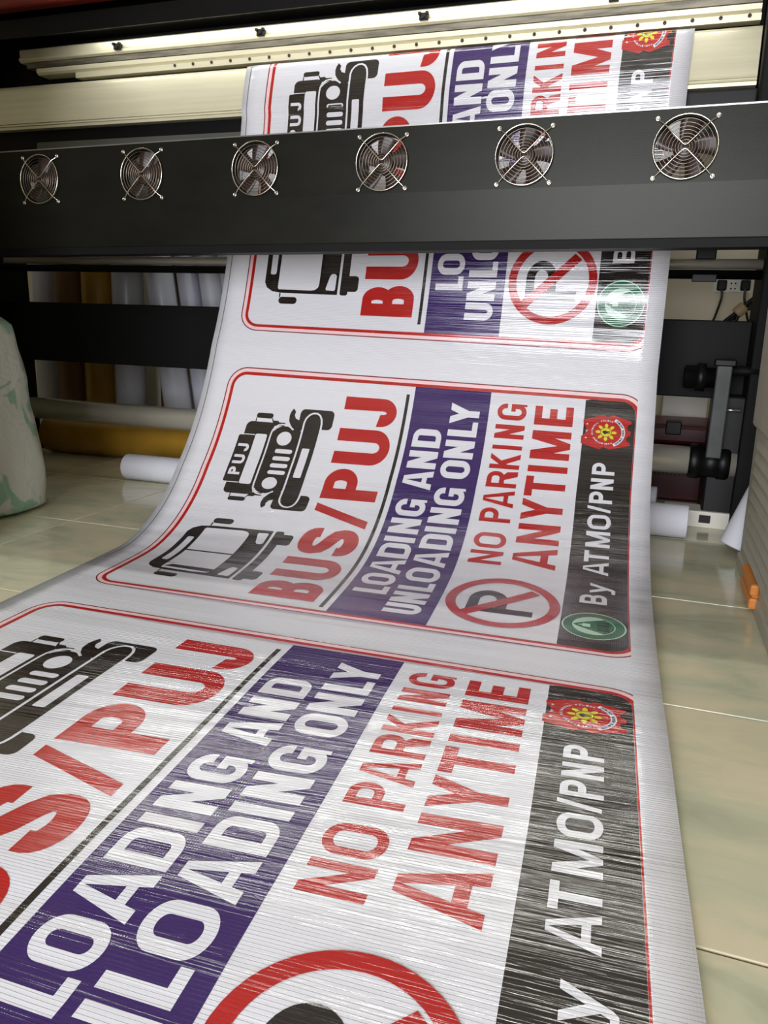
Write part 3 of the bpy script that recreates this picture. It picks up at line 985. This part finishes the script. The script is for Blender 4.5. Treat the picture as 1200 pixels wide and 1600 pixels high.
MB().extrude_x([(yt - .001, zt + .0002), (yt - .001, zt + .0028), (.075, zt + .004), (.075, zt + .0015)], BX0, BX1).build('top_flange', M_STEEL, dry)
# side brackets to the printer
for bx in (BX0, BX1 - .004):
    MB().box(bx, .008, .653, bx + .004, .375, .888).build('bracket', M_DARK, dry)
# one fan: built at the origin of its own opening, copied along the bar
MT = Matrix.Translation((0, 0, FZ)) @ Matrix.Rotation(-FT, 4, 'X')
def ringpts(rad, y, n=40): return [(rad * math.cos(2 * PI * i / n), y, rad * math.sin(2 * PI * i / n)) for i in range(n)]
def xf(mb_):
    mb_.v = [tuple(MT @ Vector(v)) for v in mb_.v]
    return mb_
fr_ = MB()
fr_.lathe((0, .0012, 0), (0, 1, 0), [(0, .0590), (.024, .0590), (.024, .0560), (0, .0550), (0, .0590)], n=40, cap=False)
for a in (45, 135, 225, 315):
    ca_, sa_ = math.cos(math.radians(a)), math.sin(math.radians(a))
    fr_.lathe((.0742 * ca_, .0012, .0742 * sa_), (0, 1, 0), [(0, .006), (.024, .006)], n=10)
    fr_.box(-.003, .018, .014, .003, .024, .058, M=Matrix.Rotation(math.radians(a), 4, 'Y'))
    fr_.box(.056, .0012, -.006, .0742, .004, .006, M=Matrix.Rotation(math.radians(-a), 4, 'Y'))
fr_.lathe((0, .018, 0), (0, 1, 0), [(0, .021), (.006, .021)], n=24)
bl_ = MB()
bl_.lathe((0, .003, 0), (0, 1, 0), [(0, .0001), (0, .018), (.002, .0200), (.0145, .0200)], n=24, cap=False)
for kk in range(5):
    Mr = Matrix.Rotation(2 * PI * kk / 5, 4, 'Y')
    rows = []
    for ri in range(5):
        rad = .019 + (.0535 - .019) * ri / 4
        ch = .019 + .015 * ri / 4
        a0 = math.radians(10 * ri / 4)
        for ci in range(4):
            t_ = ci / 3 - .5
            ang = a0 + t_ * ch / rad * 1.25
            yv = .010 + t_ * .012 * (1 - .25 * ri / 4) + .002 * (t_ * t_)
            rows.append((rad * math.sin(ang), yv, rad * math.cos(ang)))
    fs_ = [(a * 4 + b, a * 4 + b + 1, a * 4 + b + 5, a * 4 + b + 4) for a in range(4) for b in range(3)]
    n0 = len(rows)
    rows2 = rows + [(x, y + .0012, z) for x, y, z in rows]
    fs_ += [tuple(i + n0 for i in reversed(f)) for f in fs_]
    for a in range(4):
        for b in (0, 3):
            fs_.append((a * 4 + b, (a + 1) * 4 + b, (a + 1) * 4 + b + n0, a * 4 + b + n0))
    bl_.add([tuple(Mr @ Vector(v)) for v in rows2], fs_, 0, True)
gd = MB()
gr_ = MB()
YG = -.0075
gd.tube(ringpts(.0567, YG, 48), .0014, 8, closed=True)
for rad in (.0075, .0125, .0178, .0235, .0295, .0358, .0425, .0495):
    gr_.tube(ringpts(rad, YG + .001, 40), .0006, 6, closed=True)
for sg in (1, -1):
    pts = []
    for sx in (-1, 1):
        q = [(sx * .0525, -.0022, sg * .0525), (sx * .0480, -.0030, sg * .0480), (sx * .0400, YG - .0012, sg * .0410), (sx * .0200, YG - .0012, sg * .0205), (sx * .0042, YG - .0012, sg * .0052)]
        if sx < 0: pts += q + [(0, YG - .0012, sg * .0034)]
        else: pts += list(reversed(q))
    gd.tube(pts, .00125, 8)
    for sx in (-1, 1):
        gd.tube([(sx * .0525 + .0036 * math.cos(2 * PI * i / 14), -.0024, sg * .0525 + .0036 * math.sin(2 * PI * i / 14)) for i in range(14)], .0012, 6, closed=True)
sc_ = MB()
sc_.lathe((0, 0, 0), (0, -1, 0), [(0, .0026), (.0034, .0026), (.0042, .0014)], n=10)
scr0 = None
F0 = None
for cx in cents:
    if F0 is None:
        a = xf(fr_).build('fan', M_BLACK, dry)
        xf(gr_)
        F0 = [a, xf(bl_).build('blades', M_BLADE, a), xf(gd).build('wire_guard', M_WIRE, a)]
        gu = F0[2]
        bmj = bmesh.new(); bmj.from_mesh(gu.data); gu.data.materials.append(M_RING)
        n0_ = len(bmj.faces)
        vv_ = [bmj.verts.new(v) for v in gr_.v]
        for f_ in gr_.f:
            q_ = bmj.faces.new([vv_[i] for i in f_]); q_.material_index = 1; q_.smooth = True
        bmj.to_mesh(gu.data); bmj.free()
        for sg in (1, -1):
            for sx in (-1, 1):
                o = sc_.build('guard_screw', M_STEEL, a) if scr0 is None else link_copy(scr0, a)
                scr0 = scr0 or o
                o.location = MT @ Vector((sx * .0525, 0, sg * .0525))
                o.rotation_euler = (-FT, 0, 0)
                F0.append(o)
    else:
        a = link_copy(F0[0], dry)
        for k_ in F0[1:]:
            link_copy(k_, a)
    a.location = (cx, 0, 0)

# ------------------------------------------------------------------ rolls and tubes on the floor
def roll(name, label, cat, p0, p1, rad, m, core=.55, group=None, coremat=None):
    """an open-ended roll between two points"""
    p0, p1 = Vector(p0), Vector(p1)
    L_ = (p1 - p0).length
    e = empty(name, p0 if p0.z <= p1.z else p1, label, cat, group)
    off = Vector(e.location)
    b = rad * .06
    MB().lathe(p0 - off, p1 - p0, [(0, rad * core), (0, rad - b), (b, rad), (L_ - b, rad), (L_, rad - b), (L_, rad * core)], n=40, cap=False).build('sheet', m, e)
    MB().lathe(p0 - off, p1 - p0, [(.004, rad * core), (L_ - .004, rad * core), (L_ - .004, rad * core - .004), (.004, rad * core - .004), (.004, rad * core)], n=28, cap=False).build('core', coremat or M_CORE, e)
    return e

r1 = .040
roll('paper_roll', 'long white paper roll lying on the floor behind the hanging banner', 'roll', (-.546, .341, r1), (1.100, .292, .0415), r1, M_PAPER, core=.8)
roll('paper_tube', 'short pale lilac tube lying behind the white roll, right of the banner', 'tube', (.62, .404, .0505), (1.024, .392, .0505), .0500, M_LILAC, core=.85)
roll('gold_roll', 'thick gold vinyl roll lying on the floor under the printer', 'roll', (-1.115, .642, .0675), (.30, .665, .0675), .0670, M_GOLD)
# leaning tube beside the cabinet
roll('leaning_tube', 'white paper tube standing on the tiles and leaning against the grey cabinet', 'tube', (1.204, .192, .0165), (1.372, .252, .46), .0400, M_PAPER, core=.85)
# standing rolls at the back wall
STAND = [(-1.365, .92, .045, M_LILAC, 0, 'leftmost standing roll, pale, next to the printer leg'),
         (-1.222, .91, .063, M_BROWN, 0, 'brown roll standing at the back wall, second from the left'),
         (-1.082, .90, .066, M_GOLD, 0, 'bright gold roll standing at the back wall beside the brown one'),
         (-.950, .90, .059, M_SILVER, 0, 'silver roll standing upright to the right of the bright gold roll'),
         (-.815, 1.00, .056, M_BROWN, 0, 'brown-gold roll standing further back, half hidden by a leaning silver roll'),
         (-.675, .845, .052, M_SILVER, -.14, 'silver roll leaning to the left in front of the far brown-gold roll'),
         (-.585, .89, .041, M_LILAC, -.14, 'pale lilac roll leaning beside the leaning silver roll'),
         (-.497, .90, .042, M_PAPER, -.14, 'white leaning roll, second from the banner edge'),
         (-.405, .90, .044, M_PAPER, -.14, 'white leaning roll nearest the banner edge')]
for x, y, rd, m, ln, lab in STAND:
    roll('vinyl_roll', lab, 'roll', (x, y, .0005 + abs(ln) * rd), (x + ln * 1.18, y + .055, 1.16), rd, m, group='vinyl rolls standing along the back wall')

# ------------------------------------------------------------------ red box and carton behind the printer, right
rbx = empty('red_toolbox', (1.06, .80, 0), 'dark red plastic box with black catch on the floor behind the printer', 'box')
MB().box(-.17, -.10, .0005, .10, .12, .165, bev=.008).build('body', M_DRED, rbx)
MB().box(-.175, -.105, .166, .105, .125, .222, bev=.012).build('lid', M_DRED, rbx)
MB().box(-.03, -.112, .195, .012, -.06, .232, bev=.003).build('catch', M_BLACK, rbx)
vb = MB()
for i in range(12):
    vb.box(-.05 + .011 * i, -.1015, .075, -.044 + .011 * i, -.0985, .105)
vb.build('vent_slots', M_BLACK, rbx)
ctn = empty('white_carton', (1.09, 1.02, 0), 'white carton standing behind the dark red box', 'box')
MB().box(-.075, -.07, .0005, .055, .06, .330, bev=.003).build('body', M_WPLAST, ctn)
MB().box(-.079, -.074, .3305, .059, .064, .345, bev=.002).build('lid', M_WPLAST, ctn)

# ------------------------------------------------------------------ wall socket with plugs and cables
so = empty('wall_socket', (1.188, YB, .6175), 'white double socket plate on the back wall right of the banner', 'socket')
MB().box(-.056, -.012, -.022, .056, -.0005, .022, bev=.004).build('plate', M_WPLAST, so)
hb = MB()
for x in (-.006, .006):
    for z in (-.010, .006):
        hb.box(x - .0022, -.0128, z - .002, x + .0022, -.0115, z + .003)
hb.build('socket_holes', M_BLACK, so)
def plug(x, lab, path):
    p = empty('power_plug', (1.188 + x, YB - .012, .6175), lab, 'plug')
    MB().box(-.014, -.030, -.016, .014, -.0003, .016, bev=.004).build('plug_body', M_BLACK, p)
    MB().tube([Vector(q) - Vector(p.location) for q in path], .0036, 8).build('cord', M_BLACK, p)
def curve(pts, n=8):
    out = []
    P_ = [Vector(p) for p in pts]
    for i in range(len(P_) - 1):
        a = P_[max(i - 1, 0)]; b = P_[i]; c = P_[i + 1]; d = P_[min(i + 2, len(P_) - 1)]
        for k_ in range(n):
            t = k_ / n
            out.append(.5 * ((2 * b) + (c - a) * t + (2 * a - 5 * b + 4 * c - d) * t * t + (3 * b - a - 3 * c + d) * t ** 3))
    return out + [P_[-1]]
plug(-.034, 'black plug in the left outlet of the wall socket', curve([(1.154, 1.078, 0.6055), (1.154, 1.05, 0.5725), (1.130, 1.02, 0.4875), (1.090, 1.0, 0.4075), (1.070, 1.0, 0.3775)]))
plug(.034, 'black plug in the right outlet of the wall socket', curve([(1.222, 1.078, 0.6055), (1.222, 1.05, 0.5675), (1.245, 1.02, 0.4875), (1.290, 1.0, 0.4075), (1.310, 1.0, 0.2075)]))
cb = empty('cable_bundle', (1.205, .75, .505), 'black cables tied together, hanging in front of the back wall', 'cable')
for k_, pts in enumerate(([(1.30, .75, .70), (1.21, .75, .60), (1.145, .75, .535), (1.09, .74, .48), (1.05, .72, .40)], [(1.31, .76, .68), (1.22, .76, .585), (1.15, .76, .53), (1.10, .75, .475), (1.08, .73, .40)], [(1.32, .74, .64), (1.23, .74, .56), (1.155, .745, .533), (1.135, .74, .49), (1.13, .73, .40)])):
    MB().tube([Vector(q) + Vector((.045, 0, .006)) - Vector(cb.location) for q in curve(pts)], .0055, 8).build('cable', M_BLACK, cb)
MB().lathe(Vector((1.181, .75, .530)) - Vector(cb.location), (.7, 0, .7), [(0, .014), (.004, .016), (.026, .016), (.03, .014)], n=14).build('tie', mat('tan_tape', srgb(140, 122, 88), .6), cb)

# ------------------------------------------------------------------ grey louvred cabinet at the right
cab = empty('grey_cabinet', (1.199, .117, 0), 'beige-grey metal cabinet with louvred side standing at the right edge', 'cabinet', rz=.026)
# local: x to the right (away from the banner), y towards the camera is negative
MB().extrude_x([(0, .0), (0, 0)], 0, 0) if False else None
side = MB()
side.box(.004, -.86, .012, .40, -.004, .60, bev=.012)
side.build('body', M_BEIGE, cab)
MB().box(.0, -.87, .0005, .41, .0, .030, bev=.004).build('plinth', M_BEIGE, cab)
MB().box(-.003, -.86, .305, .004, -.002, .592, bev=.005).build('upper_panel', M_BEIGE, cab)
for i in range(9):
    z = .060 + .026 * i
    lv_ = MB()
    lv_.add([(.004, -.80, z), (-.0015, -.790, z + .002), (-.0015, -.085, z + .002), (.004, -.065, z), (.004, -.80, z + .013), (.004, -.065, z + .013)],
            [(0, 1, 2, 3), (1, 4, 5, 2), (0, 4, 1), (3, 2, 5)])
    lv_.build('louvre', M_BEIGE, cab)
hd = MB()
hd.box(-.012, -.325, .012, .004, -.185, .034, bev=.005).box(-.012, -.325, .037, .004, -.185, .059, bev=.005).box(-.007, -.318, .018, .004, -.192, .054, bev=.002)
hd.build('orange_latch', M_ORANGE, cab)['label'] = 'orange two-ribbed latch low on the cabinet side'

# ------------------------------------------------------------------ plastic sack at the left edge
def sack_mat():
    m = bpy.data.materials.new('printed_plastic_film')
    m.use_nodes = True
    nt = m.node_tree
    L = nt.links.new
    b = nt.nodes['Principled BSDF']
    b.inputs['Roughness'].default_value = .32
    b.inputs['Subsurface Weight'].default_value = .15
    b.inputs['Subsurface Radius'].default_value = (.02, .02, .02)
    tc = nd(nt, 'ShaderNodeTexCoord')
    n = nd(nt, 'ShaderNodeTexNoise')
    n.inputs['Scale'].default_value = 10.0
    n.inputs['Detail'].default_value = 1.5
    n.inputs['Distortion'].default_value = 1.2
    L(tc.outputs['Object'], n.inputs['Vector'])
    cr = nd(nt, 'ShaderNodeValToRGB')
    e = cr.color_ramp.elements
    e[0].position, e[0].color = .53, srgb(206, 208, 198)
    e[1].position, e[1].color = .58, srgb(146, 182, 160)
    L(n.outputs['Fac'], cr.inputs['Fac'])
    L(cr.outputs['Color'], b.inputs['Base Color'])
    n2 = nd(nt, 'ShaderNodeTexNoise')
    n2.inputs['Scale'].default_value = 22
    n2.inputs['Detail'].default_value = 4
    n2.inputs['Distortion'].default_value = 1.0
    L(tc.outputs['Object'], n2.inputs['Vector'])
    bp = nd(nt, 'ShaderNodeBump')
    bp.inputs['Strength'].default_value = .5
    bp.inputs['Distance'].default_value = .012
    L(n2.outputs['Fac'], bp.inputs['Height'])
    L(bp.outputs[0], b.inputs['Normal'])
    return m
sk = empty('plastic_sack', (-.772, -.125, 0), 'translucent white plastic sack with green print standing at the left edge', 'sack')
from mathutils import noise as MN
NA_, NZ_ = 56, 46
vs, fs = [], []
for i in range(NZ_ + 1):
    t = i / NZ_
    z = .0008 + .56 * t
    rx = float(np.interp(t, [0, .02, .08, .3, .6, .85, .93, 1.0], [.24, .268, .265, .258, .248, .222, .16, .05]))
    ry = float(np.interp(t, [0, .02, .08, .3, .6, .85, .93, 1.0], [.13, .155, .16, .165, .15, .11, .07, .02]))
    for k_ in range(NA_):
        a = 2 * PI * k_ / NA_
        c, s = math.cos(a), math.sin(a)
        e_ = 0.75
        x = rx * math.copysign(abs(c) ** e_, c)
        y = ry * math.copysign(abs(s) ** e_, s)
        d = MN.noise(Vector((x * 9, y * 9, z * 5))) * .010 + MN.noise(Vector((x * 24 + 3, y * 24, z * 13))) * .005
        d *= min(1, t * 12)
        vs.append((x + c * d, y + s * d, z))
for i in range(NZ_):
    for k_ in range(NA_):
        k2 = (k_ + 1) % NA_
        fs.append((i * NA_ + k_, i * NA_ + k2, (i + 1) * NA_ + k2, (i + 1) * NA_ + k_))
fs.append(tuple(range(NA_))[::-1]); fs.append(tuple(NZ_ * NA_ + k_ for k_ in range(NA_)))
MB().add(vs, fs, 0, True).build('bag', sack_mat(), sk)
MB().tube([(.06 * math.cos(2 * PI * i / 24), .03 * math.sin(2 * PI * i / 24), .553) for i in range(24)], .008, 8, closed=True).build('twist_tie', M_WPLAST, sk)
